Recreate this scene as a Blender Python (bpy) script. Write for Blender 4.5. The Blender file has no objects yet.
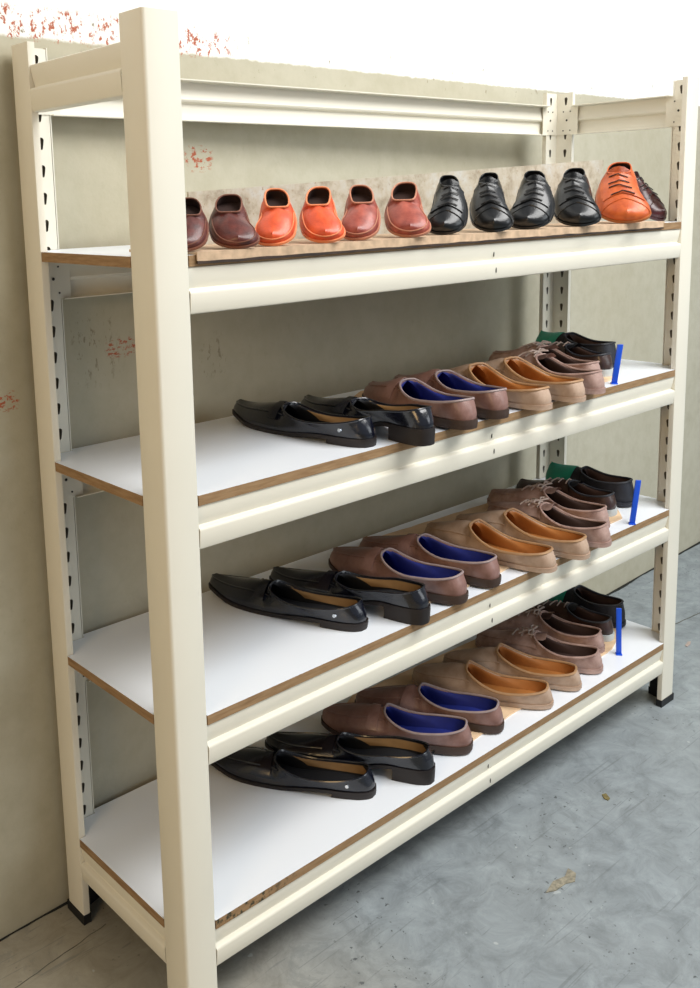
import bpy, bmesh, math, random
from mathutils import Vector, Matrix, noise
from mathutils.geometry import tessellate_polygon
random.seed(7)
C = bpy.context.scene.collection
PI = math.pi

# ------------------------------------------------------------------ dimensions (metres)
W, D, H, P = 1.2, 0.305, 1.2205, 0.046
ZB = {'A': 0.9623, 'B': 0.6863, 'C': 0.4124, 'D': 0.1368}      # tops of the boards
BT = 0.0125                                                    # board thickness
BH = 0.0537                                                    # beam height
ZT = 1.193                                                     # top of the uppermost beams
FOOT = 0.0144

# ------------------------------------------------------------------ materials
def srgb(r, g, b):
    f = lambda c: (c/255)/12.92 if c/255 <= 0.04045 else ((c/255+0.055)/1.055)**2.4
    return (f(r), f(g), f(b), 1)

class NT:
    def __init__(s, name):
        s.m = bpy.data.materials.new(name); s.m.use_nodes = True
        s.t = s.m.node_tree; s.b = s.t.nodes['Principled BSDF']
        s.co = s.n('ShaderNodeTexCoord').outputs['Object']
    def n(s, kind, **kw):
        x = s.t.nodes.new(kind)
        for k, v in kw.items():
            if k in x.inputs: x.inputs[k].default_value = v
            else: setattr(x, k, v)
        return x
    def link(s, a, b): s.t.links.new(a, b)
    def noise(s, scale, detail=4, rough=0.5, vec=None, dist=0):
        x = s.n('ShaderNodeTexNoise'); x.inputs['Scale'].default_value = scale
        x.inputs['Detail'].default_value = detail; x.inputs['Roughness'].default_value = rough
        x.inputs['Distortion'].default_value = dist
        s.link(vec or s.co, x.inputs['Vector']); return x.outputs['Fac']
    def mapping(s, scale=(1,1,1), rot=(0,0,0), loc=(0,0,0)):
        x = s.n('ShaderNodeMapping'); x.inputs['Scale'].default_value = scale
        x.inputs['Rotation'].default_value = rot; x.inputs['Location'].default_value = loc
        s.link(s.co, x.inputs['Vector']); return x.outputs[0]
    def ramp(s, fac, stops, interp='LINEAR'):
        x = s.n('ShaderNodeValToRGB'); x.color_ramp.interpolation = interp
        e = x.color_ramp.elements
        while len(e) < len(stops): e.new(0.5)
        for i, (p, c) in enumerate(stops):
            e[i].position = p; e[i].color = c if len(c) == 4 else (*c, 1)
        s.link(fac, x.inputs[0]); return x.outputs[0]
    def mix(s, fac, a, b):
        x = s.n('ShaderNodeMix', data_type='RGBA')
        for v, i in ((fac, 0), (a, 6), (b, 7)):
            if hasattr(v, 'is_output') or isinstance(v, bpy.types.NodeSocket): s.link(v, x.inputs[i])
            else: x.inputs[i].default_value = v
        return x.outputs[2]
    def math(s, op, a, b=0.0):
        x = s.n('ShaderNodeMath', operation=op)
        for v, i in ((a, 0), (b, 1)):
            if isinstance(v, bpy.types.NodeSocket): s.link(v, x.inputs[i])
            else: x.inputs[i].default_value = v
        return x.outputs[0]
    def xyz(s):
        x = s.n('ShaderNodeSeparateXYZ'); s.link(s.co, x.inputs[0]); return x.outputs
    def col(s, c):
        if isinstance(c, bpy.types.NodeSocket): s.link(c, s.b.inputs['Base Color'])
        else: s.b.inputs['Base Color'].default_value = c
    def rough(s, r):
        if isinstance(r, bpy.types.NodeSocket): s.link(r, s.b.inputs['Roughness'])
        else: s.b.inputs['Roughness'].default_value = r
    def bump(s, h, strength=0.3, dist=0.002):
        x = s.n('ShaderNodeBump'); x.inputs['Strength'].default_value = strength
        x.inputs['Distance'].default_value = dist
        s.link(h, x.inputs['Height']); s.link(x.outputs[0], s.b.inputs['Normal'])

def simple(name, c, r=0.5, metal=0.0, var=0.06, scale=60, bump=0.0, coat=0.0, spec=0.5):
    t = NT(name)
    if var:
        n = t.noise(scale, 4)
        dk = tuple(x*(1-var*2) for x in c[:3])+(1,); lt = tuple(min(1, x*(1+var)) for x in c[:3])+(1,)
        t.col(t.ramp(n, [(0.3, dk), (0.7, lt)]))
        if bump: t.bump(n, bump, 0.001)
    else: t.col(c)
    t.rough(r); t.b.inputs['Metallic'].default_value = metal
    t.b.inputs['Coat Weight'].default_value = coat
    t.b.inputs['Specular IOR Level'].default_value = spec
    return t.m

def leather(name, c, c2, r=0.35, coat=0.0, grain=700, gs=0.25, mot=28, crease=0.0):
    t = NT(name)
    n = t.noise(mot, 5, 0.6); col = t.ramp(n, [(0.3, c2), (0.68, c)])
    t.col(col)
    g = t.noise(grain, 2)
    if crease:
        cr = t.noise(1.0, 3, 0.6, t.mapping((60, 190, 60)))
        g = t.math('ADD', g, t.math('MULTIPLY', cr, crease))
    t.bump(g, gs, 0.0012)
    rr = t.n('ShaderNodeMapRange'); t.link(n, rr.inputs[0]); rr.inputs[3].default_value = r*0.8; rr.inputs[4].default_value = r*1.25
    t.rough(rr.outputs[0]); t.b.inputs['Coat Weight'].default_value = coat; t.b.inputs['Coat Roughness'].default_value = 0.12
    return t.m

M = {}
M['paint'] = simple('cream_powder_coat', srgb(224, 220, 205), 0.45, var=0.012, scale=9, spec=0.45)
M['hole_shade'] = simple('hole_shade', srgb(104, 96, 82), 0.6, 0.3)  # dark tone painted as the shade behind the post keyholes
M['rivet'] = simple('zinc_rivet', srgb(120, 112, 98), 0.4, 0.7)
M['slot'] = simple('slot_dark', srgb(48, 44, 38), 0.8)
M['rubber'] = simple('black_plastic', srgb(14, 15, 18), 0.5)
M['laminate'] = simple('white_laminate', srgb(236, 241, 247), 0.28, var=0.01, scale=3)
def mdf():
    t = NT('raw_board_edge')
    n = t.noise(1.0, 4, 0.6, t.mapping((30, 30, 260)))
    base = t.ramp(n, [(0.3, srgb(128, 98, 64)), (0.7, srgb(160, 130, 94))])
    x = t.xyz()[0]
    z = t.xyz()[2]
    m = t.math('MULTIPLY', t.ramp(t.noise(110, 3, 0.6), [(0.5, (0,0,0)), (0.6, (1,1,1))]),
               t.math('MULTIPLY', t.ramp(x, [(0.0, (0,0,0)), (0.03, (1,1,1)), (0.12, (1,1,1)), (0.2, (0,0,0))]), t.ramp(z, [(0.2, (1,1,1)), (0.3, (0,0,0))])))
    t.col(t.mix(m, base, srgb(52, 50, 30))); t.rough(0.8); return t.m
M['mdf'] = mdf()
M['cardboard'] = simple('tan_kraft_card', srgb(230, 198, 160), 0.85, var=0.12, scale=22, bump=0.3)
M['black'] = leather('black_patent_leather', srgb(13, 17, 34), srgb(6, 7, 14), 0.22, 0.5, 300, 0.25, 30, 0.6)
M['black_sole'] = simple('black_sole', srgb(28, 20, 18), 0.55)
M['black_lining'] = simple('black_fabric_lining', srgb(16, 18, 24), 0.75)
M['ochre'] = simple('ochre_leather_lining', srgb(134, 102, 62), 0.6)
M['mauve'] = leather('mauve_brown_leather', srgb(150, 116, 108), srgb(112, 78, 68), 0.4, 0.15, 400, 0.35, 26, 0.8)
M['mauve_rim'] = simple('pale_mauve_binding', srgb(156, 138, 136), 0.5)
M['brown_sole'] = simple('dark_brown_sole', srgb(62, 44, 34), 0.6)
M['blue'] = simple('royal_blue_lining', srgb(20, 36, 122), 0.7, var=0.15, scale=40)
M['tan'] = leather('taupe_suede', srgb(194, 170, 150), srgb(158, 130, 108), 0.7, 0.0, 900, 0.4, 24)
M['tan_rim'] = simple('tan_leather_binding', srgb(172, 134, 96), 0.5)
M['orange_lining'] = simple('orange_leather_lining', srgb(170, 108, 50), 0.6, var=0.12, scale=30)
M['grey_mauve'] = leather('grey_mauve_suede', srgb(186, 158, 148), srgb(138, 108, 98), 0.65, 0.0, 700, 0.4, 34)
M['lace_pale'] = simple('pale_leather_lace', srgb(178, 160, 150), 0.6)
M['dark_lining'] = simple('dark_brown_lining', srgb(60, 40, 34), 0.75)
M['dkbrown'] = leather('dark_brown_leather', srgb(66, 42, 34), srgb(34, 22, 20), 0.35, 0.2, 400, 0.3, 26, 0.5)
M['white_sole'] = simple('pale_grey_rubber_sole', srgb(190, 196, 196), 0.5)
M['teal'] = leather('teal_leather', srgb(40, 172, 146), srgb(28, 140, 120), 0.45, 0.1, 500, 0.3)
M['navy'] = leather('navy_black_fabric', srgb(34, 38, 50), srgb(18, 20, 28), 0.55, 0.0, 500, 0.3)
M['blue_plastic'] = simple('blue_plastic', srgb(22, 84, 216), 0.35, var=0.02)
M['orange'] = leather('orange_leather', srgb(226, 92, 42), srgb(186, 60, 24), 0.40, 0.12, 500, 0.2, 60)
M['orange_rim'] = simple('light_orange_binding', srgb(232, 142, 96), 0.45)
M['oxblood'] = leather('oxblood_leather', srgb(106, 46, 36), srgb(58, 22, 20), 0.40, 0.12, 500, 0.2, 60)
M['oxrim'] = simple('brown_leather_binding', srgb(120, 74, 56), 0.45)
M['chestnut'] = leather('chestnut_leather', srgb(172, 86, 68), srgb(120, 46, 36), 0.40, 0.12, 500, 0.2, 60)
M['chestrim'] = simple('light_brown_binding', srgb(186, 126, 100), 0.45)
M['jet'] = leather('jet_black_leather', srgb(12, 13, 15), srgb(5, 5, 7), 0.32, 0.25, 400, 0.2, 40)
M['jetlace'] = simple('black_lace', srgb(34, 32, 30), 0.5)
M['cognac'] = leather('cognac_leather', srgb(214, 104, 42), srgb(176, 72, 26), 0.4, 0.15, 500, 0.3, 50)
M['cogsole'] = simple('cognac_sole', srgb(176, 104, 52), 0.5)
M['deepred'] = leather('deep_red_leather', srgb(84, 24, 26), srgb(38, 12, 18), 0.3, 0.3)
M['sheet'] = simple('sand_paper_sheet', srgb(200, 172, 142), 0.85, var=0.14, scale=70)
M['sheet_shadow'] = simple('dark_shadow_line', srgb(58, 44, 36), 0.8, var=0.3, scale=40)  # dark tone for the painted shadow line below the front flap
def speck():
    t = NT('speckled_backing_board')
    a = t.ramp(t.noise(26, 6, 0.7), [(0.3, srgb(138, 126, 106)), (0.5, srgb(182, 174, 156)), (0.7, srgb(192, 194, 190))])
    b = t.ramp(t.noise(120, 4, 0.7), [(0.32, (1,1,1)), (0.40, (0,0,0))])
    c = t.mix(b, a, srgb(146, 122, 98)); t.col(c); t.rough(0.8); return t.m
M['speck'] = speck()
M['flake'] = simple('dry_beige_flake', srgb(150, 144, 126), 0.8, var=0.2, scale=200)
M['flake2'] = simple('yellow_brown_flake', srgb(128, 116, 72), 0.8, var=0.2, scale=200)
M['crack'] = simple('dark_joint', srgb(30, 32, 26), 0.95, var=0.3)

# ------------------------------------------------------------------ mesh helpers
def obj(name, bm, mats, parent=None, smooth=True, angle=35):
    me = bpy.data.meshes.new(name)
    bmesh.ops.recalc_face_normals(bm, faces=bm.faces[:])
    if smooth:
        for f in bm.faces: f.smooth = True
        for e in bm.edges:
            if len(e.link_faces) == 2 and e.calc_face_angle(0) > math.radians(angle): e.smooth = False
    bm.to_mesh(me); bm.free()
    for m in (mats if isinstance(mats, (list, tuple)) else [mats]): me.materials.append(m)
    o = bpy.data.objects.new(name, me); C.objects.link(o)
    if parent: o.parent = parent
    return o

def tag(o, label=None, cat=None, group=None, kind=None):
    if label: o['label'] = label
    if cat: o['category'] = cat
    if group: o['group'] = group
    if kind: o['kind'] = kind
    return o

def empty(name, loc=(0,0,0), rz=0.0):
    o = bpy.data.objects.new(name, None); o.empty_display_size = 0.03; C.objects.link(o)
    o.location = loc; o.rotation_euler = (0, 0, rz); return o

def kids(o): return [c for c in bpy.data.objects if c.parent == o]
def copy_tree(o, parent=None):
    c = o.copy(); C.objects.link(c); c.parent = parent
    for ch in kids(o): copy_tree(ch, c)
    return c

def box(bm, x0, x1, y0, y1, z0, z1, bev=0.0):
    r = bmesh.ops.create_cube(bm, size=1)
    vs = r['verts']
    for v in vs:
        v.co = Vector((x0+(v.co.x+.5)*(x1-x0), y0+(v.co.y+.5)*(y1-y0), z0+(v.co.z+.5)*(z1-z0)))
    if bev:
        es = list({e for v in vs for e in v.link_edges})
        bmesh.ops.bevel(bm, geom=es, offset=bev, segments=2, affect='EDGES', profile=0.5)
    return vs

def prism(bm, pts, z0, z1, fn=None):
    """extrude closed 2D outline pts between z0 and z1; fn maps (a,b,c) to a Vector"""
    fn = fn or (lambda a, b, c: Vector((a, b, c)))
    lo = [bm.verts.new(fn(a, b, z0)) for a, b in pts]; hi = [bm.verts.new(fn(a, b, z1)) for a, b in pts]
    n = len(pts)
    for i in range(n): bm.faces.new((lo[i], lo[(i+1) % n], hi[(i+1) % n], hi[i]))
    tri = tessellate_polygon([[Vector((a, b, 0)) for a, b in pts]])
    for ring in (lo, hi):
        for t in tri:
            try: bm.faces.new([ring[k] for k in t])
            except ValueError: pass

def tube(bm, pts, r, n=6, closed=False, flat=1.0):
    pts = [Vector(p) for p in pts]; rings = []
    N = len(pts)
    for i, p in enumerate(pts):
        a = pts[(i-1) % N] if (closed or i) else p; b = pts[(i+1) % N] if (closed or i < N-1) else p
        t = (b-a)
        if t.length < 1e-9: t = Vector((0, 1, 0))
        t.normalize(); u = t.cross(Vector((0, 0, 1)))
        if u.length < 1e-4: u = Vector((1, 0, 0))
        u.normalize(); w = u.cross(t)
        rings.append([bm.verts.new(p+u*r*math.cos(2*PI*k/n)+w*r*flat*math.sin(2*PI*k/n)) for k in range(n)])
    for i in range(N if closed else N-1):
        A, B = rings[i], rings[(i+1) % N]
        for k in range(n): bm.faces.new((A[k], A[(k+1) % n], B[(k+1) % n], B[k]))
    if not closed:
        bm.faces.new(rings[0][::-1]); bm.faces.new(rings[-1])

def disc(bm, c, axis, r, h, n=10):
    """small cylinder at c along axis"""
    q = Vector((0, 0, 1)).rotation_difference(Vector(axis)).to_matrix().to_4x4()
    bmesh.ops.create_cone(bm, cap_ends=True, segments=n, radius1=r, radius2=r*0.8, depth=h,
                          matrix=Matrix.Translation(Vector(c)) @ q)

# ------------------------------------------------------------------ camera (solved from the photograph)
f_px, cxp, cyp = 973.7966, 284.4582, 362.1448
fw = Vector((0.643, 0.747, -0.165)); yaw, pit, rol = -0.71070, -0.16593, -0.02481
fw = Vector((-math.sin(yaw)*math.cos(pit), math.cos(yaw)*math.cos(pit), math.sin(pit)))
rt = Vector((math.cos(yaw), math.sin(yaw), 0)); up = rt.cross(fw)
rt, up = rt*math.cos(rol)+up*math.sin(rol), up*math.cos(rol)-rt*math.sin(rol)
cd = bpy.data.cameras.new('camera'); cam = bpy.data.objects.new('camera', cd); C.objects.link(cam)
mw = Matrix((rt, up, -fw)).transposed().to_4x4(); mw.translation = Vector((-0.5811, -0.8870, 1.0213))
cam.matrix_world = mw
cd.sensor_fit = 'VERTICAL'; cd.sensor_height = 24; cd.sensor_width = 24*700/988
cd.lens = f_px/988*24; cd.shift_x = (350-cxp)/988; cd.shift_y = -(494-cyp)/988
cd.clip_start = 0.02; cd.clip_end = 60
bpy.context.scene.camera = cam

# ------------------------------------------------------------------ the setting
KW = 0.0354; WY = 0.3186
def wall_y(x): return WY+KW*x
def build_wall():
    t = NT('two_tone_wall_paint')
    x, y, z = t.xyz()
    n1 = t.noise(1.6, 5, 0.55); n2 = t.noise(30, 5, 0.6)
    lower = t.mix(t.ramp(n1, [(0.35, (0,0,0)), (0.65, (1,1,1))]), srgb(177, 171, 149), srgb(187, 183, 164))
    lower = t.mix(t.ramp(n2, [(0.3, (0.25,0.25,0.25)), (0.6, (0,0,0))]), lower, srgb(150, 143, 116))
    upper = t.mix(t.ramp(n1, [(0.35, (0,0,0)), (0.65, (1,1,1))]), srgb(234, 233, 226), srgb(240, 240, 238))
    # ragged paint line between the two tones
    zz = t.math('ADD', z, t.math('MULTIPLY', t.math('SUBTRACT', t.noise(45, 4, 0.7), 0.5), 0.010))
    line = t.ramp(t.math('SUBTRACT', zz, 1.2339-0.5), [(0.5, (0,0,0)), (0.502, (1,1,1))])
    col = t.mix(line, lower, upper)
    # old red-brown paint showing through where the white has flaked off
    fl = t.ramp(t.noise(1.0, 6, 0.75, t.mapping((120, 120, 75), loc=(3, 0, 5))), [(0.54, (0,0,0)), (0.57, (1,1,1))])
    def band(v, a, b, c, d):   # 1 between b and c
        mr = t.ramp(t.math('MULTIPLY', t.math('ADD', v, 1.0), 0.3), [((a+1)*.3, (0,0,0)), ((b+1)*.3, (1,1,1)), ((c+1)*.3, (1,1,1)), ((d+1)*.3, (0,0,0))])
        return mr
    m1 = t.math('MULTIPLY', band(z, 1.225, 1.242, 1.262, 1.285), band(x, -0.5, -0.2, 0.30, 0.46))
    m2 = t.math('MULTIPLY', band(z, 1.06, 1.075, 1.095, 1.11), band(x, 0.27, 0.29, 0.32, 0.34))
    m3 = t.math('MULTIPLY', band(z, 0.795, 0.808, 0.822, 0.832), band(x, 0.115, 0.135, 0.165, 0.185))
    m4 = t.math('MULTIPLY', band(z, 0.745, 0.755, 0.772, 0.782), band(x, -0.07, -0.05, -0.02, -0.01))
    g1 = t.math('MULTIPLY', band(z, 0.76, 0.79, 0.85, 0.88), band(x, 0.06, 0.08, 0.13, 0.15))
    g2 = t.math('MULTIPLY', band(z, 0.745, 0.76, 0.80, 0.82), band(x, 0.28, 0.30, 0.335, 0.35))
    f3 = t.ramp(t.noise(1.0, 6, 0.75, t.mapping((90, 90, 160), loc=(1, 0, 2))), [(0.52, (0,0,0)), (0.56, (1,1,1))])
    mm = t.math('MAXIMUM', t.math('MULTIPLY', fl, m1), t.math('MULTIPLY', f3, t.math('MAXIMUM', m2, t.math('MAXIMUM', m3, m4))))
    fl2 = t.ramp(mm, [(0.3, (0,0,0)), (0.6, (1,1,1))])
    col = t.mix(fl2, col, srgb(168, 88, 58))
    f4 = t.ramp(t.noise(1.0, 5, 0.7, t.mapping((150, 150, 60), loc=(7, 0, 2))), [(0.57, (0,0,0)), (0.62, (1,1,1))])
    col = t.mix(t.math('MULTIPLY', t.math('MULTIPLY', f4, t.math('MAXIMUM', g1, g2)), 0.6), col, srgb(104, 92, 66))
    # small grey chips along the line and across the wall
    ch = t.ramp(t.noise(1.0, 5, 0.7, t.mapping((70, 70, 45), loc=(9, 2, 1))), [(0.64, (0,0,0)), (0.67, (1,1,1))])
    mc = t.math('MULTIPLY', ch, t.math('ADD', t.math('MULTIPLY', band(z, 1.19, 1.225, 1.262, 1.285), 0.9), 0.12))
    col = t.mix(mc, col, srgb(140, 130, 108))
    t.col(col); t.rough(0.75)
    t.bump(t.math('ADD', n2, t.math('MULTIPLY', n1, 2.0)), 0.25, 0.004)
    bm = bmesh.new()
    x0, x1 = -4.0, 6.0
    pts = [(x0, wall_y(x0)), (x1, wall_y(x1)), (x1, wall_y(x1)+0.12), (x0, wall_y(x0)+0.12)]
    prism(bm, pts, 0.0, 3.0)
    tag(obj('wall_back', bm, t.m, smooth=False), kind='structure')
build_wall()

def build_floor():
    t = NT('worn_grey_screed')
    x, y, z = t.xyz()
    n1 = t.noise(1.3, 6, 0.6); n2 = t.noise(17, 9, 0.74, dist=0.7); n3 = t.noise(60, 4, 0.6)
    c = t.ramp(n2, [(0.3, srgb(104, 112, 117)), (0.5, srgb(134, 143, 148)), (0.7, srgb(156, 166, 171))])
    c = t.mix(t.math('MULTIPLY', t.ramp(n1, [(0.35, (0,0,0)), (0.65, (1,1,1))]), 0.3), c, srgb(160, 166, 165))
    warm = t.ramp(x, [(0.0, (1,1,1)), (0.32, (0,0,0))])
    c = t.mix(warm, c, t.ramp(n2, [(0.3, srgb(138, 132, 116)), (0.7, srgb(168, 162, 146))]))
    # long hairline scratches in two directions
    for rot, sc, lo, off in ((0.7, (5, 120, 1), 0.665, 0), (-0.55, (7, 150, 1), 0.68, 5), (1.5, (6, 110, 1), 0.69, 9), (2.3, (9, 130, 1), 0.70, 2)):
        q = t.noise(1.0, 2.5, 0.5, t.mapping(sc, (0, 0, rot), (off, off, 0)), 0.8)
        c = t.mix(t.math('MULTIPLY', t.ramp(q, [(lo, (0,0,0)), (lo+0.03, (1,1,1)), ]), 0.35), c, srgb(92, 98, 100))
    q = t.noise(9, 6, 0.75, dist=1.5)
    c = t.mix(t.math('MULTIPLY', t.ramp(q, [(0.56, (0,0,0)), (0.62, (1,1,1))]), 0.22), c, srgb(96, 104, 106))
    sp = t.ramp(t.noise(90, 3, 0.6), [(0.64, (0,0,0)), (0.68, (1,1,1))])
    clump = t.ramp(t.noise(5, 3, 0.5), [(0.48, (0,0,0)), (0.6, (1,1,1))])
    c = t.mix(t.math('MULTIPLY', t.math('MULTIPLY', sp, clump), 0.85), c, srgb(62, 66, 70))
    sp2 = t.ramp(t.noise(48, 2, 0.5, t.mapping(loc=(4, 4, 0))), [(0.73, (0,0,0)), (0.76, (1,1,1))])
    c = t.mix(t.math('MULTIPLY', sp2, 0.5), c, srgb(196, 202, 202))
    t.col(c); t.rough(0.5)
    t.bump(t.math('ADD', n2, n3), 0.15, 0.002)
    bm = bmesh.new(); box(bm, -4, 6, -6, 0.62, -0.1, 0)
    tag(obj('floor', bm, t.m, smooth=False), kind='structure')
build_floor()

def build_joint():      # crumbled dark joint where the floor meets the wall
    bm = bmesh.new(); rnd = random.Random(3); top = []; bot = []
    x = -0.9
    while x < 2.8:
        w = 0.0025+0.007*max(0, noise.noise(Vector((x*7, 0, 0)))+0.45)
        off = 0.003*noise.noise(Vector((x*25, 3, 0)))
        y = wall_y(x)+0.0005
        top.append((x, y)); bot.append((x, y-w-abs(off))); x += 0.012
    prism(bm, top+bot[::-1], -0.004, 0.0008)
    tag(obj('trim_1', bm, M['crack'], smooth=False), kind='structure')
build_joint()

# ------------------------------------------------------------------ the rack
rack = empty('shelving_rack', (0, 0, 0))
tag(rack, 'cream steel shelving rack with four white boards holding rows of shoes', 'shelf')

def corner_xy(a, b, sx, sy):
    """post-local (a along x flange, b along y flange) to world for the post at side sx, sy"""
    return (a if sx == 0 else W-a, b if sy == 0 else D-b)

def keyhole(cx, cz):
    pts = []
    for k in range(9):
        a = PI*k/8-0.25; pts.append((cx+0.0036*math.cos(a), cz+0.0040+0.0036*math.sin(a)))
    for k in range(5):
        a = PI+PI*k/4; pts.append((cx+0.0019*math.cos(a), cz-0.0062+0.0019*math.sin(a)))
    return pts

def perforated_strip(u0, u1, z0, z1, fn):
    bm = bmesh.new(); pitch = 0.0352; cu = 0.0300
    z = z0; i = 0; edge_prev = None
    while z < z1-1e-6:
        ze = min(z+pitch, z1)
        o = [bm.verts.new(fn(a, b)) for a, b in ((u0, z), (u1, z), (u1, ze), (u0, ze))]
        es = [bm.edges.new((o[k], o[(k+1) % 4])) for k in range(4)]
        if ze-z > 0.03:
            h = [bm.verts.new(fn(a, b)) for a, b in keyhole(cu, (z+ze)/2)]
            es += [bm.edges.new((h[k], h[(k+1) % len(h)])) for k in range(len(h))]
        bmesh.ops.triangle_fill(bm, use_beauty=True, use_dissolve=False, edges=es)
        z = ze
    bmesh.ops.remove_doubles(bm, verts=bm.verts[:], dist=1e-6)
    return bm

t_ = 0.0014; LIP = 0.0098
def make_post(sx, sy):
    fn = lambda a, b, c: Vector((*corner_xy(a, b, sx, sy), c))
    arc = [(0.0045-0.0045*math.cos(a), 0.0045-0.0045*math.sin(a)) for a in [PI/2*k/5 for k in range(6)]]  # (0,.0045) -> (.0045,0)
    r = 0.0016
    pts = arc+[(P-r, 0), (P-r*.3, r*.3), (P, r), (P, LIP), (P-t_, LIP), (P-t_, t_+.001), (t_+.001, t_+.001), (t_+.001, P-t_), (LIP, P-t_), (LIP, P), (r, P), (r*.3, P-r*.3), (0, P-r)]
    bm = bmesh.new(); prism(bm, pts, FOOT, H, fn)
    post = obj('post', bm, M['paint'], rack)
    d = 0.0090
    bm = perforated_strip(d, P-t_-0.0005, FOOT+0.012, H-0.002, lambda a, z: fn(a, d, z))
    b2 = perforated_strip(d, P-t_-0.0005, FOOT+0.012, H-0.002, lambda a, z: fn(d, a, z))
    me = bpy.data.meshes.new('tmp'); b2.to_mesh(me); b2.free(); bm.from_mesh(me); bpy.data.meshes.remove(me)
    bmesh.ops.remove_doubles(bm, verts=bm.verts[:], dist=1e-6)
    s = obj('perforated_strip', bm, M['paint'], post, smooth=False)
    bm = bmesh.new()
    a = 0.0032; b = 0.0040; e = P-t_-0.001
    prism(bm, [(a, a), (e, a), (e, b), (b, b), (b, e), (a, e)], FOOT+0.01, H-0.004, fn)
    obj('hole_shade_backing', bm, M['hole_shade'], post, smooth=False).name = 'hole_shade_strip'  # dark strip standing in for the shade inside the keyholes
    bm = bmesh.new(); g = 0.0012
    prism(bm, [(-g, -g), (P+g, -g), (P+g, LIP+g), (P*.98, LIP+g), (0.018, 0.018), (LIP+g, P*.98), (LIP+g, P+g), (-g, P+g)], 0.0, FOOT, fn)
    prism(bm, [(0.0045, 0.0045), (P-.003, 0.0045), (P-.003, 0.013), (0.018, 0.018), (0.013, P-.003), (0.0045, P-.003)], FOOT-.001, 0.05, fn)
    obj('foot', bm, M['rubber'], post, smooth=False)
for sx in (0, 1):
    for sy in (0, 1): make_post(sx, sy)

PROF = [(-0.020, -0.0015), (-0.020, 0.0), (-0.0015, 0.0), (0.0012, -0.0010), (0.0020, -0.0032), (-0.0016, -0.0205), (-0.0028, -0.0248), (-0.0020, -0.0260),
        (0.0026, -0.0270), (0.0040, -0.0282), (0.0045, -0.0305), (0.0034, -0.0490), (0.0020, -0.0525), (-0.0010, -0.0537), (-0.0120, -0.0537), (-0.0120, -0.0523),
        (-0.0016, -0.0523), (0.0008, -0.0510), (0.0020, -0.0485), (0.0031, -0.0310), (0.0026, -0.0296), (0.0014, -0.0286), (-0.0030, -0.0276), (-0.0044, -0.0250), (-0.0030, -0.0205),
        (0.0005, -0.0036), (0.0, -0.0024), (-0.0020, -0.0015)]
def make_beam(side, ztop, h=BH, slots=False):
    """side: front, rear, left, right"""
    k = h/0.0537
    if side in ('front', 'rear'): L0, L1 = P+0.0008, W-P-0.0008
    else: L0, L1 = P+0.0008, D-P-0.0008
    base = 0.0040
    def fn(o, z, l):
        d = base-o
        if side == 'front': return Vector((l, d, ztop+z*k))
        if side == 'rear': return Vector((l, D-d, ztop+z*k))
        if side == 'left': return Vector((d, l, ztop+z*k))
        return Vector((W-d, l, ztop+z*k))
    bm = bmesh.new(); prism(bm, PROF, L0, L1, fn)
    beam = obj('beam', bm, M['paint'], rack, angle=40)
    # end plates hooked over the perforated strips
    for (a, b) in ((0.0088, L0+0.012), (L1-0.012, (W if side in ('front', 'rear') else D)-0.0088)):
        bm = bmesh.new()
        zz0, zz1 = -0.0537+0.001, -0.001
        q = [(-0.0054, zz0), (-0.0064, zz0), (-0.0064, zz1), (-0.0054, zz1)]
        prism(bm, q, a, b, fn)
        pl = obj('end_plate', bm, M['paint'], beam, smooth=False)
        bm = bmesh.new()
        m = (a+b)/2
        ax = (fn(1, 0, 0)-fn(0, 0, 0)).normalized()
        pts = [(m, -0.026, .0022), (m-0.008, -0.045, .0014), (m+0.008, -0.045, .0014), (m-0.008, -0.010, .0014), (m+0.008, -0.010, .0014)]
        for l, z, r in pts: disc(bm, fn(-0.0066, z, l), ax, r, 0.0012)
        obj('rivet', bm, M['slot'], beam)
    if slots:
        bm = bmesh.new()
        for z, o in ((-0.0165, -0.0004), (-0.0400, 0.0042)):
            c = fn(o, z, 0.600)
            bmesh.ops.create_uvsphere(bm, u_segments=10, v_segments=6, radius=1.0,
                matrix=Matrix.Translation(c) @ Matrix.Diagonal((0.0013, 0.0007, 0.0042, 1)))
        obj('slot', bm, M['slot'], beam)
    return beam
for k in 'ABCD':
    make_beam('front', ZB[k]-BT, slots=True); make_beam('rear', ZB[k]-BT)
make_beam('rear', ZT, 0.0575)
for s in ('left', 'right'):
    make_beam(s, ZT, 0.0575); make_beam(s, ZB['D']-BT)

def make_board(z):
    bm = bmesh.new(); c = 0.0101; e = 0.0005
    # clipped corners leave room for the posts
    x0, x1, y0, y1 = e, W-e, 0.0003, D-e
    pl = P+0.0012
    pts = [(pl, y0), (W-pl, y0), (W-pl, c), (W-c, c), (W-c, pl), (x1, pl), (x1, D-pl), (W-c, D-pl), (W-c, D-c), (W-pl, D-c), (W-pl, y1), (pl, y1), (pl, D-c), (c, D-c), (c, D-pl), (x0, D-pl), (x0, pl), (c, pl), (c, c), (pl, c)]
    prism(bm, pts, z-BT, z)
    for f in bm.faces:
        f.material_index = 0 if f.calc_center_median().z > z-1e-5 else 1
    obj('shelf_board', bm, [M['laminate'], M['mdf']], rack, smooth=False)
for k in 'ABCD': make_board(ZB[k])

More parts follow.
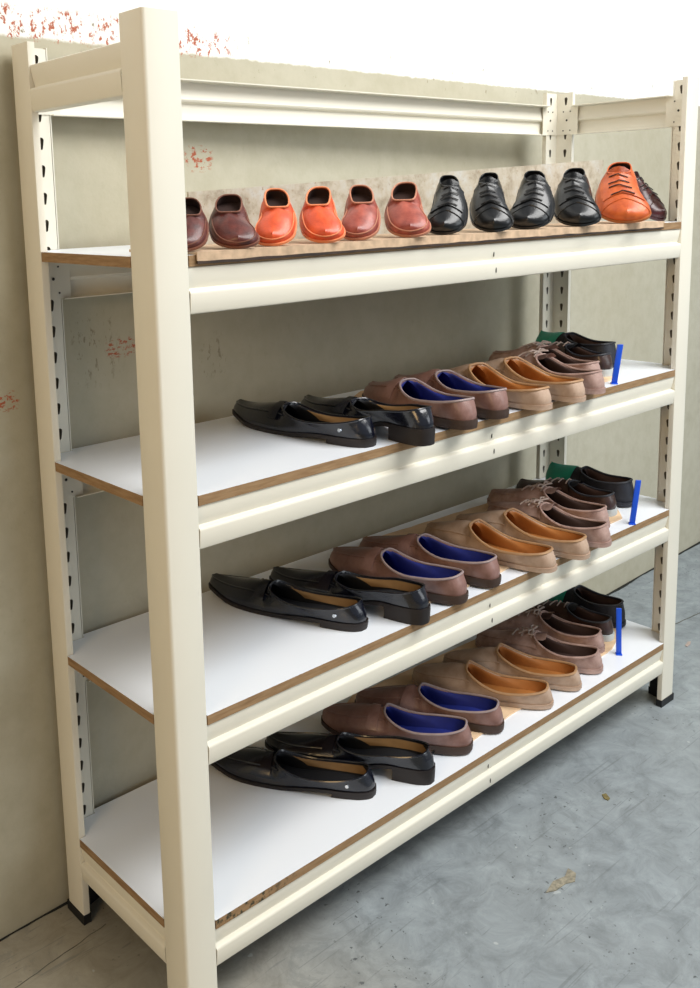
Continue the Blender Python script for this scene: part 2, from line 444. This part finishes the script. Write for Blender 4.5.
# ------------------------------------------------------------------ shoes
HW = [(0, 0), (.01, .30), (.03, .46), (.08, .60), (.16, .67), (.30, .68), (.42, .71), (.55, .83), (.66, .95), (.74, 1.0), (.82, .97), (.89, .84), (.94, .66), (.975, .45), (.992, .26), (1, 0)]
EGG = [(0, 0), (.01, .28), (.03, .44), (.08, .58), (.16, .68), (.30, .78), (.42, .85), (.55, .91), (.66, .98), (.74, 1.0), (.82, .96), (.89, .84), (.94, .68), (.975, .47), (.992, .27), (1, 0)]
def interp(tab, x):
    for (a, va), (b, vb) in zip(tab, tab[1:]):
        if x <= b:
            u = (x-a)/(b-a) if b > a else 0
            return va+(vb-va)*u
    return tab[-1][1]
def smooth(u): u = max(0, min(1, u)); return u*u*(3-2*u)

class Shoe:
    """surface model of a low shoe: heel at y=0, toe at y=L, sole on z=0; foot = +1 right, -1 left"""
    def __init__(s, L=.26, Wd=.074, foot=1, th=.006, heel=.0, throat=.5, hh=.055, hm=.042, ht=.05, toe=.026, cw=.62, square=.55, point=0.0, spring=.006, ns=40, nv=9, hwk=1.0, egg=False):
        s.__dict__.update(locals())
    def cx(s, y):
        u = y/s.L; return -s.foot*s.Wd*0.10*smooth((u-.45)/.55)*1.4+s.foot*s.Wd*0.05*math.sin(PI*min(1, u/.7))
    def hw(s, y):
        u = max(0, min(1, y/s.L)); w = interp(EGG if s.egg else HW, u)
        w *= 1-s.point*smooth((u-.6)/.4)*0.5; w *= s.hwk+(1-s.hwk)*smooth((u-.1)/.5)
        return w*s.Wd/2
    def lift(s, y):
        u = y/s.L
        return s.th+s.heel*(1-smooth((u-.22)/.32))+s.spring*smooth((u-.72)/.28)**1.5
    def P0(s, q, sd, out=0.0):
        y = s.L*(1-math.cos(PI*q))/2
        yy = y+(out if q > .5 else -out)*abs(math.cos(PI*q))
        return Vector((s.cx(y)+sd*(s.hw(y)+out*math.sin(PI*q)**.5 if 0 < q < 1 else 0), yy, 0)), y
    def P1(s, q):
        """returns half width, y, z (above lift) of collar (open) or ridge (closed)"""
        st = s.st
        if q <= st:
            u = q/st; y = s.L*.035+(s.L*(s.throat-.035))*(1-math.cos(PI*u))/2
            e = s.square if u > .5 else .62
            w = s.cw*s.Wd/2*max(0, math.sin(PI*u))**e
            z = s.hh+(s.hm-s.hh)*smooth(u/.5) if u < .5 else s.hm+(s.ht-s.hm)*smooth((u-.5)/.5)
            return w, y, z
        u = (q-st)/(1-st); y = s.L*s.throat+(s.L*.955-s.L*s.throat)*(1-(1-u)**1.25)
        z = s.ht+(s.toe-s.ht)*smooth(u*.94+.03)
        return 0, y, z
    @property
    def st(s): return math.acos(1-2*(s.throat*.97))/PI
    def S(s, q, v, sd, off=0.0):
        q = max(0.0, min(1.0, q))
        p0, y0 = s.P0(q, sd); w, y1, z1 = s.P1(q)
        b0 = s.lift(y0); b1 = s.lift(y1)
        p1 = Vector((s.cx(y1)+sd*w, y1, b1+z1)); p0.z = b0
        k = smooth((q-s.st*.8)/(.25))
        hh = b1+z1-b0
        side = Vector((sd*math.sin(PI*q), -math.cos(PI*q), 0))
        m1 = p0+side*(.035*s.Wd)+Vector((0, 0, hh*(.36+.16*k)))
        m2 = p0.lerp(p1, .5-.05*k); m2.z = b0+hh*(.78+.15*k)
        a = 1-v
        r = p0*a**3+m1*3*a*a*v+m2*3*a*v*v+p1*v**3
        if off:
            c = Vector((s.cx(r.y), min(max(r.y, s.L*.12), s.L*.88), b0+.008))
            dirv = (r-c).normalized(); r = r+dirv*off
        return r
    def qs(s):
        return [i/s.ns for i in range(s.ns+1)]
    def wall(s, off=0.0, vlo=0.0):
        bm = bmesh.new(); n = s.nv
        Q = s.qs(); Q = sorted(set([round(x, 5) for x in Q]+[round(s.st, 5)]))
        for sd in (-1, 1):
            g = [[bm.verts.new(s.S(q, vlo+(1-vlo)*j/n, sd, off)) for j in range(n+1)] for q in Q]
            for i in range(len(Q)-1):
                for j in range(n):
                    try: bm.faces.new((g[i][j], g[i+1][j], g[i+1][j+1], g[i][j+1]))
                    except ValueError: pass
        bmesh.ops.remove_doubles(bm, verts=bm.verts[:], dist=1e-5)
        bmesh.ops.dissolve_degenerate(bm, edges=bm.edges[:], dist=1e-6)
        return bm
    def outline(s, out=0.0, y_max=None):
        Q = [i/32 for i in range(33)]
        R = [s.P0(q, 1, out)[0] for q in Q]; Lf = [s.P0(q, -1, out)[0] for q in Q[1:-1]][::-1]
        return R+Lf
    def sole(s, out=.0022):
        bm = bmesh.new(); pts = s.outline(out)
        lo, hi = [], []
        for p in pts:
            l = s.lift(max(0, min(s.L, p.y)))
            hi.append(bm.verts.new((p.x, p.y, l+.0005))); lo.append(bm.verts.new((p.x*.995, p.y, l-s.th)))
        n = len(pts)
        for i in range(n): bm.faces.new((lo[i], lo[(i+1) % n], hi[(i+1) % n], hi[i]))
        for ring in (lo, hi):
            # strip faces across the foot (mirror pairs), following the lift
            m = n//2
            bm.faces.new((ring[0], ring[1], ring[n-1]))
            for i in range(1, m-1): bm.faces.new((ring[i], ring[i+1], ring[n-i-1], ring[n-i]))
            bm.faces.new((ring[m-1], ring[m], ring[m+1]))
        return bm
    def heel_block(s, out=.0022):
        bm = bmesh.new(); yc = s.L*.25
        pts = [p for p in s.outline(out) if p.y < yc]
        pts.sort(key=lambda p: math.atan2(p.y-yc, p.x))
        lo = [bm.verts.new((p.x*.97, p.y*1.0+.001, 0)) for p in pts]; hi = [bm.verts.new((p.x, p.y, s.lift(p.y)-s.th+.0004)) for p in pts]
        n = len(pts)
        for i in range(n): bm.faces.new((lo[i], lo[(i+1) % n], hi[(i+1) % n], hi[i]))
        bm.faces.new(lo); bm.faces.new(hi)
        return bm
    def lining(s):
        bm = s.wall(-.0024, 0.02)
        Q = [i/32 for i in range(1, 32)]   # insole
        rows = []
        for q in Q:
            a, y = s.P0(q, -1); b, _ = s.P0(q, 1)
            z = s.lift(y)+.0035
            rows.append([bm.verts.new((a.x*(1-t)+b.x*t, y, z)) for t in (.04, .35, .65, .96)])
        for A, B in zip(rows, rows[1:]):
            for k in range(3): bm.faces.new((A[k], A[k+1], B[k+1], B[k]))
        return bm
    def collar_path(s):
        N = 18; q = [s.st*i/N for i in range(N+1)]
        return [s.S(x, 1, 1) for x in q]+[s.S(x, 1, -1) for x in q[::-1][1:-1]]

def band(s, q0, q1, v0, off, thick=.0012, nq=6, nv=10):
    """strap lying across the vamp between stations q0..q1"""
    bm = bmesh.new(); L0 = []
    vs = [v0+(1-v0)*j/nv for j in range(nv+1)]
    for i in range(nq+1):
        q = q0+(q1-q0)*i/nq
        row = [s.S(q, v, -1, off) for v in vs]+[s.S(q, v, 1, off) for v in vs[::-1][1:]]
        L0.append([bm.verts.new(p) for p in row])
    for A, B in zip(L0, L0[1:]):
        for k in range(len(A)-1): bm.faces.new((A[k], A[k+1], B[k+1], B[k]))
    bmesh.ops.recalc_face_normals(bm, faces=bm.faces[:])
    r = bmesh.ops.solidify(bm, geom=bm.faces[:], thickness=-thick)
    return bm

def build_shoe(name, prm, mats, style):
    """mats: upper, sole, lining, rim [, lace, heel, insole...]"""
    s = Shoe(**prm); root = empty(name)
    obj('upper', s.wall(), mats['upper'], root, angle=60)
    obj('lining', s.lining(), mats['lining'], root, angle=60)
    bm = s.sole(style.get('welt', .0022)); so = obj('sole', bm, mats['sole'], root)
    if s.heel > .004: obj('heel', s.heel_block(), mats.get('heel', mats['sole']), root)
    bm = bmesh.new(); tube(bm, s.collar_path(), style.get('rim', .0016), 6, closed=True); obj('collar_binding', bm, mats['rim'], root)
    st = s.st
    if 'apron' in style:      # raised moccasin seam round the toe
        v = style['apron']; N = 16
        qa = st*style.get('apron0', .96); q = [qa+(0.985-qa)*i/N for i in range(N+1)]
        vv = [v+(style.get('apron1', v)-v)*i/N for i in range(N+1)]
        path = [s.S(a, b, 1, .0005) for a, b in zip(q, vv)]+[s.S(a, b, -1, .0005) for a, b in list(zip(q, vv))[::-1]]
        bm = bmesh.new(); tube(bm, path, style.get('seam', .0014), 6); obj('apron_seam', bm, mats.get('seam', mats['upper']), root)
    if 'strap' in style:
        a, b, v0 = style['strap']; obj('strap', band(s, st+a, st+b, v0, .0012), mats.get('strap', mats['upper']), root)
    if 'laces' in style:
        n, a, b = style['laces']
        obj('facing', band(s, st-.02, st+b+.02, .45, .0009, .0010), mats.get('facing', mats['upper']), root)
        bm = bmesh.new()
        for i in range(n):
            q = st+a+(b-a)*i/max(1, n-1); j = 1 if i % 2 else -1
            pts = [s.S(q, v, -1, .0035) for v in (.74, .84, .93)]+[s.S(q+.006*j, 1, 1, .0042)]+[s.S(q+.012*j, v, 1, .0035) for v in (.93, .84, .74)]
            tube(bm, pts, style.get('lr', .0013), 5)
        if style.get('bow'):
            k = s.S(st+.02, 1, 1, .005)
            for sd in (-1, 1):
                lp = [k, k+Vector((sd*.010, .004, .003)), k+Vector((sd*.021, .002, .001)), k+Vector((sd*.020, -.006, .0)), k+Vector((sd*.008, -.003, .001)), k]
                tube(bm, lp, style.get('lr', .0013), 5)
                tube(bm, [k, k+Vector((sd*.006, .012, .000)), k+Vector((sd*.014, .022, -.004))], style.get('lr', .0013), 5)
        obj('laces', bm, mats['lace'], root)
        bm = bmesh.new()   # tongue rising out of the throat
        rows = []
        for i in range(7):
            u = i/6; y = s.L*(s.throat+.03-.13*u); z = s.lift(y)+s.ht*(.93+.20*u)
            w = s.Wd*(.16+.10*u)*(1 if u < .9 else .8)
            rows.append([bm.verts.new((s.cx(y)+w*t, y, z-.25*w*t*t*2)) for t in (-1, -.5, 0, .5, 1)])
        for A, B in zip(rows, rows[1:]):
            for k in range(4): bm.faces.new((A[k], A[k+1], B[k+1], B[k]))
        bmesh.ops.solidify(bm, geom=bm.faces[:], thickness=.002)
        obj('tongue', bm, mats.get('tongue', mats['upper']), root)
    if 'cap' in style:
        obj('toe_cap', band(s, style['cap'], .995, .05, .0010, .0008, 14, 10), mats['cap'], root)
    if 'toecap' in style:
        q0 = style['toecap']; N = 14
        path = [s.S(q0, .02+.98*i/N, 1, .0003) for i in range(N+1)]+[s.S(q0, .02+.98*i/N, -1, .0003) for i in range(N, -1, -1)][1:]
        bm = bmesh.new(); tube(bm, path, .0009, 5); obj('toe_cap_seam', bm, mats['upper'], root)
    if 'bright_discs' in style:
        for q, v, sd in style['bright_discs']:
            bm = bmesh.new()
            p = s.S(q, v, sd, .001); c = Vector((s.cx(p.y), p.y, s.lift(p.y)+.01))
            disc(bm, p, (p-c).normalized(), .0034, .002, 8)
            obj('bright_disc', bm, M['silver'], root)  # small bright metallic discs set on the upper
    if 'insole_side' in style:
        # lighter leather quarter lining on one side wall
        sd = style['insole_side']; bm = bmesh.new(); n = 8
        Q = [.10+(st*.80-.10)*i/14 for i in range(15)]
        g = [[bm.verts.new(s.S(q, .35+.62*j/n, sd, -.0034)) for j in range(n+1)] for q in Q]
        for A, B in zip(g, g[1:]):
            for j in range(n): bm.faces.new((A[j], B[j], B[j+1], A[j+1]))
        obj('quarter_lining', bm, mats['quarter'], root)
    return root
M['silver'] = simple('bright_metallic', srgb(206, 212, 220), 0.2, 0.9)

# kinds of shoe on the three lower shelves
def lower_kinds():
    K = {}
    blk = dict(upper=M['black'], sole=M['black_sole'], lining=M['black_lining'], rim=M['black'], quarter=M['ochre'], heel=M['black_sole'], strap=M['black'])
    K['bl1'] = build_shoe('black_loafer', dict(L=.276, Wd=.065, foot=-1, th=.005, heel=.006, throat=.56, hh=.027, hm=.017, ht=.036, toe=.018, cw=.90, point=.5, spring=.010), blk,
                          dict(strap=(.015, .06, .35), apron=.55, insole_side=1, bright_discs=[(.62, .62, 1), (.20, .55, -1)]))
    K['bl2'] = build_shoe('black_loafer', dict(L=.276, Wd=.066, foot=1, th=.005, heel=.018, throat=.56, hh=.027, hm=.018, ht=.036, toe=.018, cw=.90, point=.35, spring=.010), blk,
                          dict(strap=(.015, .06, .35), apron=.55, insole_side=1))
    br = dict(upper=M['mauve'], sole=M['brown_sole'], lining=M['blue'], rim=M['mauve_rim'], strap=M['mauve'])
    for k, ft in (('br1', -1), ('br2', 1)):
        K[k] = build_shoe('brown_loafer', dict(L=.252, Wd=.071, foot=ft, th=.007, heel=.006, throat=.56, hh=.029, hm=.022, ht=.046, toe=.021, cw=.88, spring=.007), br,
                          dict(strap=(.03, .085, .30), apron=.60, rim=.0019))
    tn = dict(upper=M['tan'], sole=M['tan'], lining=M['orange_lining'], rim=M['tan_rim'])
    for k, ft in (('ta1', -1), ('ta2', 1)):
        K[k] = build_shoe('tan_slip_on', dict(L=.248, Wd=.071, foot=ft, th=.007, heel=0, throat=.60, hh=.025, hm=.019, ht=.047, toe=.020, cw=.90, square=.42), tn,
                          dict(rim=.0024, apron=.50))
    gm = dict(upper=M['grey_mauve'], sole=M['grey_mauve'], lining=M['dark_lining'], rim=M['grey_mauve'], lace=M['lace_pale'])
    for k, ft in (('gm1', -1), ('gm2', 1)):
        K[k] = build_shoe('grey_moccasin', dict(L=.240, Wd=.069, foot=ft, th=.008, heel=0, throat=.52, hh=.028, hm=.021, ht=.044, toe=.020, cw=.84), gm,
                          dict(laces=(3, .02, .14), bow=True, apron=.60, apron0=1.1, rim=.0022, lr=.0016))
    K['dk'] = build_shoe('dark_sneaker', dict(L=.205, Wd=.066, foot=1, th=.012, heel=0, throat=.46, hh=.028, hm=.022, ht=.036, toe=.019, cw=.76),
                         dict(upper=M['dkbrown'], sole=M['white_sole'], lining=M['dark_lining'], rim=M['navy'], lace=M['lace_pale'], tongue=M['navy']),
                         dict(laces=(4, .02, .18), rim=.002))
    K['tl'] = build_shoe('teal_slip_on', dict(L=.185, Wd=.070, foot=-1, th=.008, heel=0, throat=.56, hh=.040, hm=.036, ht=.050, toe=.040, cw=.78, square=.45),
                         dict(upper=M['navy'], sole=M['navy'], lining=M['dark_lining'], rim=M['navy'], cap=M['teal']), dict(rim=.0022, cap=.60))
    return K
K = lower_kinds()

# heel point (x, y), turn in degrees (toe direction from +x), lift above the board
PLACE = {
 'B': {'bl1': (.347, .012, 96), 'bl2': (.404, -.040, 84), 'br1': (.508, -.030, 82), 'br2': (.592, -.022, 80), 'ta1': (.690, -.034, 86), 'ta2': (.774, -.040, 85), 'gm1': (.853, -.028, 87), 'gm2': (.926, .024, 84), 'dk': (1.000, .046, 84), 'tl': (1.074, .080, 87)},
 'C': {'bl1': (.354, .036, 108), 'bl2': (.432, -.012, 102), 'br1': (.523, -.008, 101), 'br2': (.609, -.004, 100), 'ta1': (.724, -.030, 99), 'ta2': (.811, -.036, 98), 'gm1': (.888, -.030, 98), 'gm2': (.966, .020, 96), 'dk': (1.040, .050, 93), 'tl': (1.120, .058, 97)},
 'D': {'bl1': (.380, .046, 121), 'bl2': (.470, .008, 116), 'br1': (.577, .020, 121), 'br2': (.662, .022, 118), 'ta1': (.790, .012, 120), 'ta2': (.878, .012, 117), 'gm1': (.962, .020, 113), 'gm2': (1.034, .060, 108), 'dk': (1.090, .075, 98), 'tl': (1.163, .092, 98)}}
SHELFNAME = {'B': 'on the second shelf down', 'C': 'on the third shelf down', 'D': 'on the bottom shelf'}
LAB = {
 'bl1': ('glossy black loafer nearest the front post {}', 'shoe'),
 'bl2': ('glossy black loafer with thick block heel {}', 'shoe'),
 'br1': ('mauve-brown blue-lined loafer next to a black loafer {}', 'shoe'),
 'br2': ('mauve-brown blue-lined loafer next to a taupe slip-on {}', 'shoe'),
 'ta1': ('taupe orange-lined slip-on, left of its pair, {}', 'shoe'),
 'ta2': ('taupe orange-lined slip-on, right of its pair, {}', 'shoe'),
 'gm1': ('grey-mauve laced moccasin beside the taupe slip-on {}', 'shoe'),
 'gm2': ('grey-mauve laced moccasin next to the dark sneaker, {}', 'shoe'),
 'dk': ('dark brown laced sneaker with pale sole, {}', 'shoe'),
 'tl': ('navy slip-on with teal toe cap at the row end, {}', 'shoe')}
GRP = {'bl': 'black loafers', 'br': 'brown loafers with blue lining', 'ta': 'taupe slip-ons with orange lining', 'gm': 'grey moccasins', 'dk': 'dark sneakers', 'tl': 'teal slip-ons'}
CARD = 0.003
for lv in 'BCD':
    for k, (x, y, a) in PLACE[lv].items():
        r = K[k] if lv == 'B' else copy_tree(K[k])
        z = ZB[lv]+(CARD if not k.startswith('bl') else 0.0)+.0002
        r.location = (x, y, z); r.rotation_euler = (0, 0, math.radians(a-90))
        tag(r, LAB[k][0].format(SHELFNAME[lv]), LAB[k][1], GRP[k[:2]])

# kraft sheets lying under the shoes
def card(lv, pts):
    bm = bmesh.new(); rnd = random.Random(ord(lv)); out = []
    for (a, b) in zip(pts, pts[1:]+pts[:1]):
        a, b = Vector(a), Vector(b); n = max(2, int((b-a).length/.02))
        for i in range(n):
            p = a.lerp(b, i/n); j = .0025*noise.noise(Vector((p.x*60, p.y*60, ord(lv))))
            out.append((p.x+j, p.y+j))
    prism(bm, out, ZB[lv]+.0001, ZB[lv]+CARD)
    o = obj('cardboard_sheet', bm, M['cardboard'], smooth=False)
    tag(o, 'thin tan cardboard sheet under the shoes %s' % SHELFNAME[lv], 'cardboard', 'cardboard sheets under the shoes')
card('B', [(.445, .026), (1.00, .030), (1.10, .10), (1.11, .262), (.60, .285), (.50, .225), (.46, .12)])
card('C', [(.480, .030), (1.04, .034), (1.12, .10), (1.12, .255), (.60, .285), (.49, .225), (.47, .12)])
card('D', [(.565, .036), (1.06, .056), (1.15, .09), (1.16, .255), (.56, .275), (.46, .225), (.49, .10)])

# upright blue plastic strips at the end of each row
def marker(lv, x, y, h, lean):
    root = empty('shelf_marker', (x, y, ZB[lv]+.0002))
    bm = bmesh.new()
    vs = box(bm, -.0050, .0050, -.0022, .0022, .002, h, .0008)
    for v in bm.verts: v.co.x += lean*v.co.z
    obj('upright', bm, M['blue_plastic'], root)
    bm = bmesh.new(); box(bm, -.0058, .0058, -.0060, .0060, 0, .0020, .0005); obj('base', bm, M['blue_plastic'], root)
    root.rotation_euler = (0, 0, math.radians(-50))
    tag(root, 'upright blue plastic strip at the row end %s' % SHELFNAME[lv], 'shelf marker', 'blue strips at the row ends')
marker('B', .955, .010, .070, .12)
marker('C', 1.026, .006, .084, .10)
marker('D', 1.048, .036, .094, -.03)

# ------------------------------------------------------------------ top shelf: row of small shoes facing the front
zA = ZB['A']
disp = empty('display_board', (0.14, 0.138, zA+.0002))
tag(disp, 'speckled beige display board with sand sheet behind and under the front-facing shoes', 'display board')
def ab(x, y, z): return (x-.14, y-.138, z-zA-.0002)
bm = bmesh.new()
y0 = .138; x0, x1 = .148, 1.112; z0 = zA+.003
vs = []
for yy in (y0, y0+.004):
    vs.append([bm.verts.new(ab(x, yy, z)) for x, z in ((x0, z0), (x1, z0), (x1, 1.080), (x0, 1.033))])
a, b = vs
bm.faces.new(a); bm.faces.new(b[::-1])
for i in range(4): bm.faces.new((a[i], a[(i+1) % 4], b[(i+1) % 4], b[i]))
obj('back_panel', bm, M['speck'], disp, smooth=False)
bm = bmesh.new(); box(bm, .056-.14, 1.088-.14, -.0016-.138, .138-.138, .0, .003); obj('base_sheet', bm, M['sheet'], disp, smooth=False)
bm = bmesh.new(); box(bm, .056-.14, 1.082-.14, -.0030-.138, -.0014-.138, -.0085, .003)
obj('front_flap', bm, M['sheet'], disp, smooth=False)
bm = bmesh.new()
n = 90; top = []; bot = []
for i in range(n+1):
    x = .056+(1.082-.056)*i/n; top.append((x, -.0072-.0012*noise.noise(Vector((x*30, 0, 0))))); bot.append((x, -.0102-.0012*noise.noise(Vector((x*40, 5, 0)))))
prism(bm, top+bot[::-1], -.0034-.138, -.0013-.138, lambda a, b, c: Vector((a-.14, c, b)))
obj('shadow_line', bm, M['sheet_shadow'], disp, smooth=False)  # strip that paints a shadow line along the flap's lower edge

camp = Vector((-0.5811, -0.8870, 1.0213))
def ray_at(u, y):
    """point in the shelf row seen by an eye standing at the camera, used once to space the shoes"""
    d = fw+rt*(u-cxp)/f_px; k = (y-camp.y)/d.y
    return camp.x+d.x*k
TILT = 36
TOP = [ # kind, u centre, width px, height px, toe y, extra turn
 ('oxl', 194, 42, 55, .012, 0), ('oxr', 236, 48, 56, .008, 0), ('orl', 281, 44, 59, .008, 3), ('orr', 322, 44, 58, .008, -2),
 ('chl', 364, 42, 57, .008, 4), ('chr', 405, 45, 57, .008, -3), ('jnl', 449, 42, 60, .008, 3), ('jnr', 487, 42, 60, .008, -2),
 ('jwl', 531, 46, 59, .008, 2), ('jwr', 570, 46, 59, .008, -2), ('cog', 615, 52, 62, .008, 0)]
TL = {
 'oxl': ('dark oxblood loafer half hidden by the front post', 'oxblood_loafer', 'oxblood loafers'),
 'oxr': ('dark oxblood loafer to the left of the orange loafers', 'oxblood_loafer', 'oxblood loafers'),
 'orl': ('bright orange loafer, left one of its pair', 'orange_loafer', 'orange loafers'),
 'orr': ('bright orange loafer, right one of its pair', 'orange_loafer', 'orange loafers'),
 'chl': ('chestnut brown loafer beside the orange loafers', 'chestnut_loafer', 'chestnut loafers'),
 'chr': ('chestnut brown loafer beside the narrow black lace-up', 'chestnut_loafer', 'chestnut loafers'),
 'jnl': ('narrow black lace-up shoe beside the chestnut loafers', 'black_lace_up', 'narrow black lace-ups'),
 'jnr': ('narrow black lace-up shoe with its mate on the left', 'black_lace_up', 'narrow black lace-ups'),
 'jwl': ('wide black lace-up shoe, left one of its pair', 'wide_black_lace_up', 'wide black lace-ups'),
 'jwr': ('wide black lace-up shoe beside the orange-tan lace-up', 'wide_black_lace_up', 'wide black lace-ups'),
 'cog': ('orange-tan lace-up shoe near the right end', 'tan_lace_up', None)}
def top_shoe(k, wd, L, foot):
    sc = L/.12
    loaf = dict(L=L, Wd=wd, foot=foot, th=.0035*sc, heel=.002*sc, throat=.46, hh=.024*sc, hm=.023*sc, ht=.026*sc, toe=.018*sc, cw=.58, square=.30, egg=True, spring=.002, ns=32)
    lace = dict(L=L, Wd=wd, foot=foot, th=.004*sc, heel=.004*sc, throat=.34, hh=.030*sc, hm=.029*sc, ht=.036*sc, toe=.017*sc, cw=.46, square=.5, egg=True, spring=.002, ns=32)
    mats = {'ox': dict(upper=M['oxblood'], sole=M['oxrim'], lining=M['dark_lining'], rim=M['oxrim'], seam=M['oxrim']),
            'or': dict(upper=M['orange'], sole=M['orange_rim'], lining=M['dark_lining'], rim=M['orange_rim'], seam=M['orange_rim']),
            'ch': dict(upper=M['chestnut'], sole=M['chestrim'], lining=M['dark_lining'], rim=M['chestrim'], seam=M['chestrim']),
            'jn': dict(upper=M['jet'], sole=M['jet'], lining=M['black_lining'], rim=M['jet'], lace=M['jetlace']),
            'jw': dict(upper=M['jet'], sole=M['jet'], lining=M['black_lining'], rim=M['jet'], lace=M['jetlace']),
            'co': dict(upper=M['cognac'], sole=M['cogsole'], lining=M['dark_lining'], rim=M['cognac'], lace=M['dark_lining']),
            'dr': dict(upper=M['deepred'], sole=M['deepred'], lining=M['dark_lining'], rim=M['deepred'], lace=M['jetlace'])}[k[:2]]
    nm = TL[k][1] if k in TL else 'deep_red_lace_up'
    if k[:2] in ('ox', 'or', 'ch'):
        return build_shoe(nm, loaf, mats, dict(apron=.36, rim=.0016*sc, seam=.0011*sc, welt=.002, apron0=.95))
    return build_shoe(nm, lace, mats, dict(laces=(4, .04, .26), rim=.0012*sc, lr=.0010*sc, toecap=.74, welt=.0018))
def place_top(r, x, y, heading, tilt, rise=.0036):
    """toe tip at (x, y) on the sheet, toe pointing along heading, heel raised by tilt"""
    L = r['_L']; del r['_L']
    rz = heading-PI/2
    R = Matrix.Rotation(rz, 4, 'Z') @ Matrix.Rotation(-tilt, 4, 'X')
    toe = R @ Vector((0, L, 0))
    r.rotation_mode = 'XYZ'
    m = Matrix.Translation(Vector((x, y, zA+.0038))-toe) @ R
    low = min((m @ v.co).z for c in kids(r) for v in c.data.vertices)
    m = Matrix.Translation((0, 0, zA+rise-low)) @ m
    r.matrix_world = m
    return m @ Vector((0, 0, 0))
rests = []
for k, u, wp, hp, ty, dv in TOP:
    x = ray_at(u, ty); dist = math.hypot(x-camp.x, ty-camp.y); mm = dist/f_px
    # view rays off the optical axis magnify a little: correct by the depth along the axis
    dep = (Vector((x, ty, zA))-camp).dot(fw); mm = dep/f_px
    wd = wp*mm*.95; L = 1.20*hp*mm if k[:2] not in ('ox', 'or', 'ch') else 1.26*hp*mm
    L = min(L, .152)
    r = top_shoe(k, wd, L, -1 if k.endswith('l') else 1); r['_L'] = L
    head = math.atan2(camp.y-ty, camp.x-x)+math.radians(dv)
    hpnt = place_top(r, x, ty, head, math.radians(TILT))
    rests.append(hpnt)
    lb, _, g = TL[k]; tag(r, lb+' on the top shelf', 'shoe', g)
r = top_shoe('drr', .054, .125, 1); r['_L'] = .125
hpnt = place_top(r, 1.152, .046, math.radians(-99), math.radians(34), .0004); rests.append(hpnt)
tag(r, 'deep red lace-up shoe at the very end of the top shelf', 'shoe')
# stepped sand-coloured wedges that hold the heels up, part of the display board
for p in rests:
    bm = bmesh.new(); b = (Vector((p.x, p.y))-Vector((camp.x, camp.y))).normalized()*.003; h = p.z-zA-.0070; disc(bm, (p.x-.14+b.x, p.y-.138+b.y, h/2), (0, 0, 1), .006, h, 20)
    obj('heel_rest', bm, M['sheet'], disp)

# ------------------------------------------------------------------ small debris on the floor
def flake(pts, m, label, z=.0):
    bm = bmesh.new(); prism(bm, pts, .0002, .0016); o = obj('debris_flake', bm, m, smooth=False); tag(o, label, 'debris')
DEB = []
def floor_pt(u, v):
    d = fw+rt*(u-cxp)/f_px-up*(v-cyp)/f_px; k = -camp.z/d.z; p = camp+d*k; return (p.x, p.y)
flake([floor_pt(*q) for q in ((546, 893), (553, 882), (565, 877), (568, 869), (576, 874), (575, 882), (566, 884), (556, 891))], M['flake'], 'curled beige flake lying on the grey floor in front of the rack')
flake([floor_pt(*q) for q in ((602, 795), (606, 794), (610, 799), (608, 801), (604, 799))], M['flake2'], 'tiny yellow-brown flake on the floor nearer the rack end')
flake([floor_pt(*q) for q in ((685, 646), (688, 642), (691, 642), (690, 645), (687, 647))], M['lace_pale'], 'tiny white chip on the floor right of the far post')

def ribbon(name, a, b, w):
    a, b = Vector(a), Vector(b); d = (b-a); n_ = Vector((-d.y, d.x)).normalized(); k = 24; up_ = []; lo_ = []
    for i in range(k+1):
        p = a.lerp(b, i/k)+n_*0.003*noise.noise(Vector((i*.4, a.x*9, 2))); h = w*(.6+.5*abs(noise.noise(Vector((i*.7, 4, a.y*5)))))
        up_.append(tuple(p+n_*h)); lo_.append(tuple(p-n_*h))
    bm = bmesh.new(); prism(bm, up_+lo_[::-1], -.004, .0004)
    tag(obj(name, bm, M['seam_dark'], smooth=False), kind='structure')
M['seam_dark'] = simple('hairline_floor_seam', srgb(92, 92, 84), 0.9, var=0.2)
ribbon('trim_2', floor_pt(-30, 1020), floor_pt(106, 924), .0007)
ribbon('trim_3', floor_pt(675, 624), floor_pt(730, 600), .0016)
# ------------------------------------------------------------------ light
w = bpy.data.worlds.new('world'); bpy.context.scene.world = w; w.use_nodes = True
bg = w.node_tree.nodes['Background']; bg.inputs[0].default_value = (0.86, 0.93, 1.0, 1); bg.inputs[1].default_value = 0.36
def area(name, loc, target, size, power, col, sy=None):
    l = bpy.data.lights.new(name, 'AREA'); l.shape = 'RECTANGLE'; l.size = size; l.size_y = sy or size; l.energy = power; l.color = col
    o = bpy.data.objects.new(name, l); C.objects.link(o); o.location = loc
    o.rotation_euler = (Vector(target)-Vector(loc)).to_track_quat('-Z', 'Y').to_euler(); return o
area('ceiling_panel', (1.1, -1.25, 2.6), (0.7, 0.1, 0.5), 1.9, 79, (1, 0.99, 0.97), 1.2)
area('window_daylight', (2.6, -3.2, 1.7), (0.6, 0.1, 0.5), 2.0, 30, (0.90, 0.96, 1.0), 1.6)
area('warm_fill_left', (-2.2, -1.0, 1.5), (0, 0.1, 0.6), 0.8, 18, (1, 0.66, 0.30))  # added warm fill from the left, no actual lamp in the room

vs = bpy.context.scene.view_settings
vs.view_transform = 'Standard'; vs.look = 'None'; vs.exposure = 0.0; vs.gamma = 1.0; vs.use_curve_mapping = False
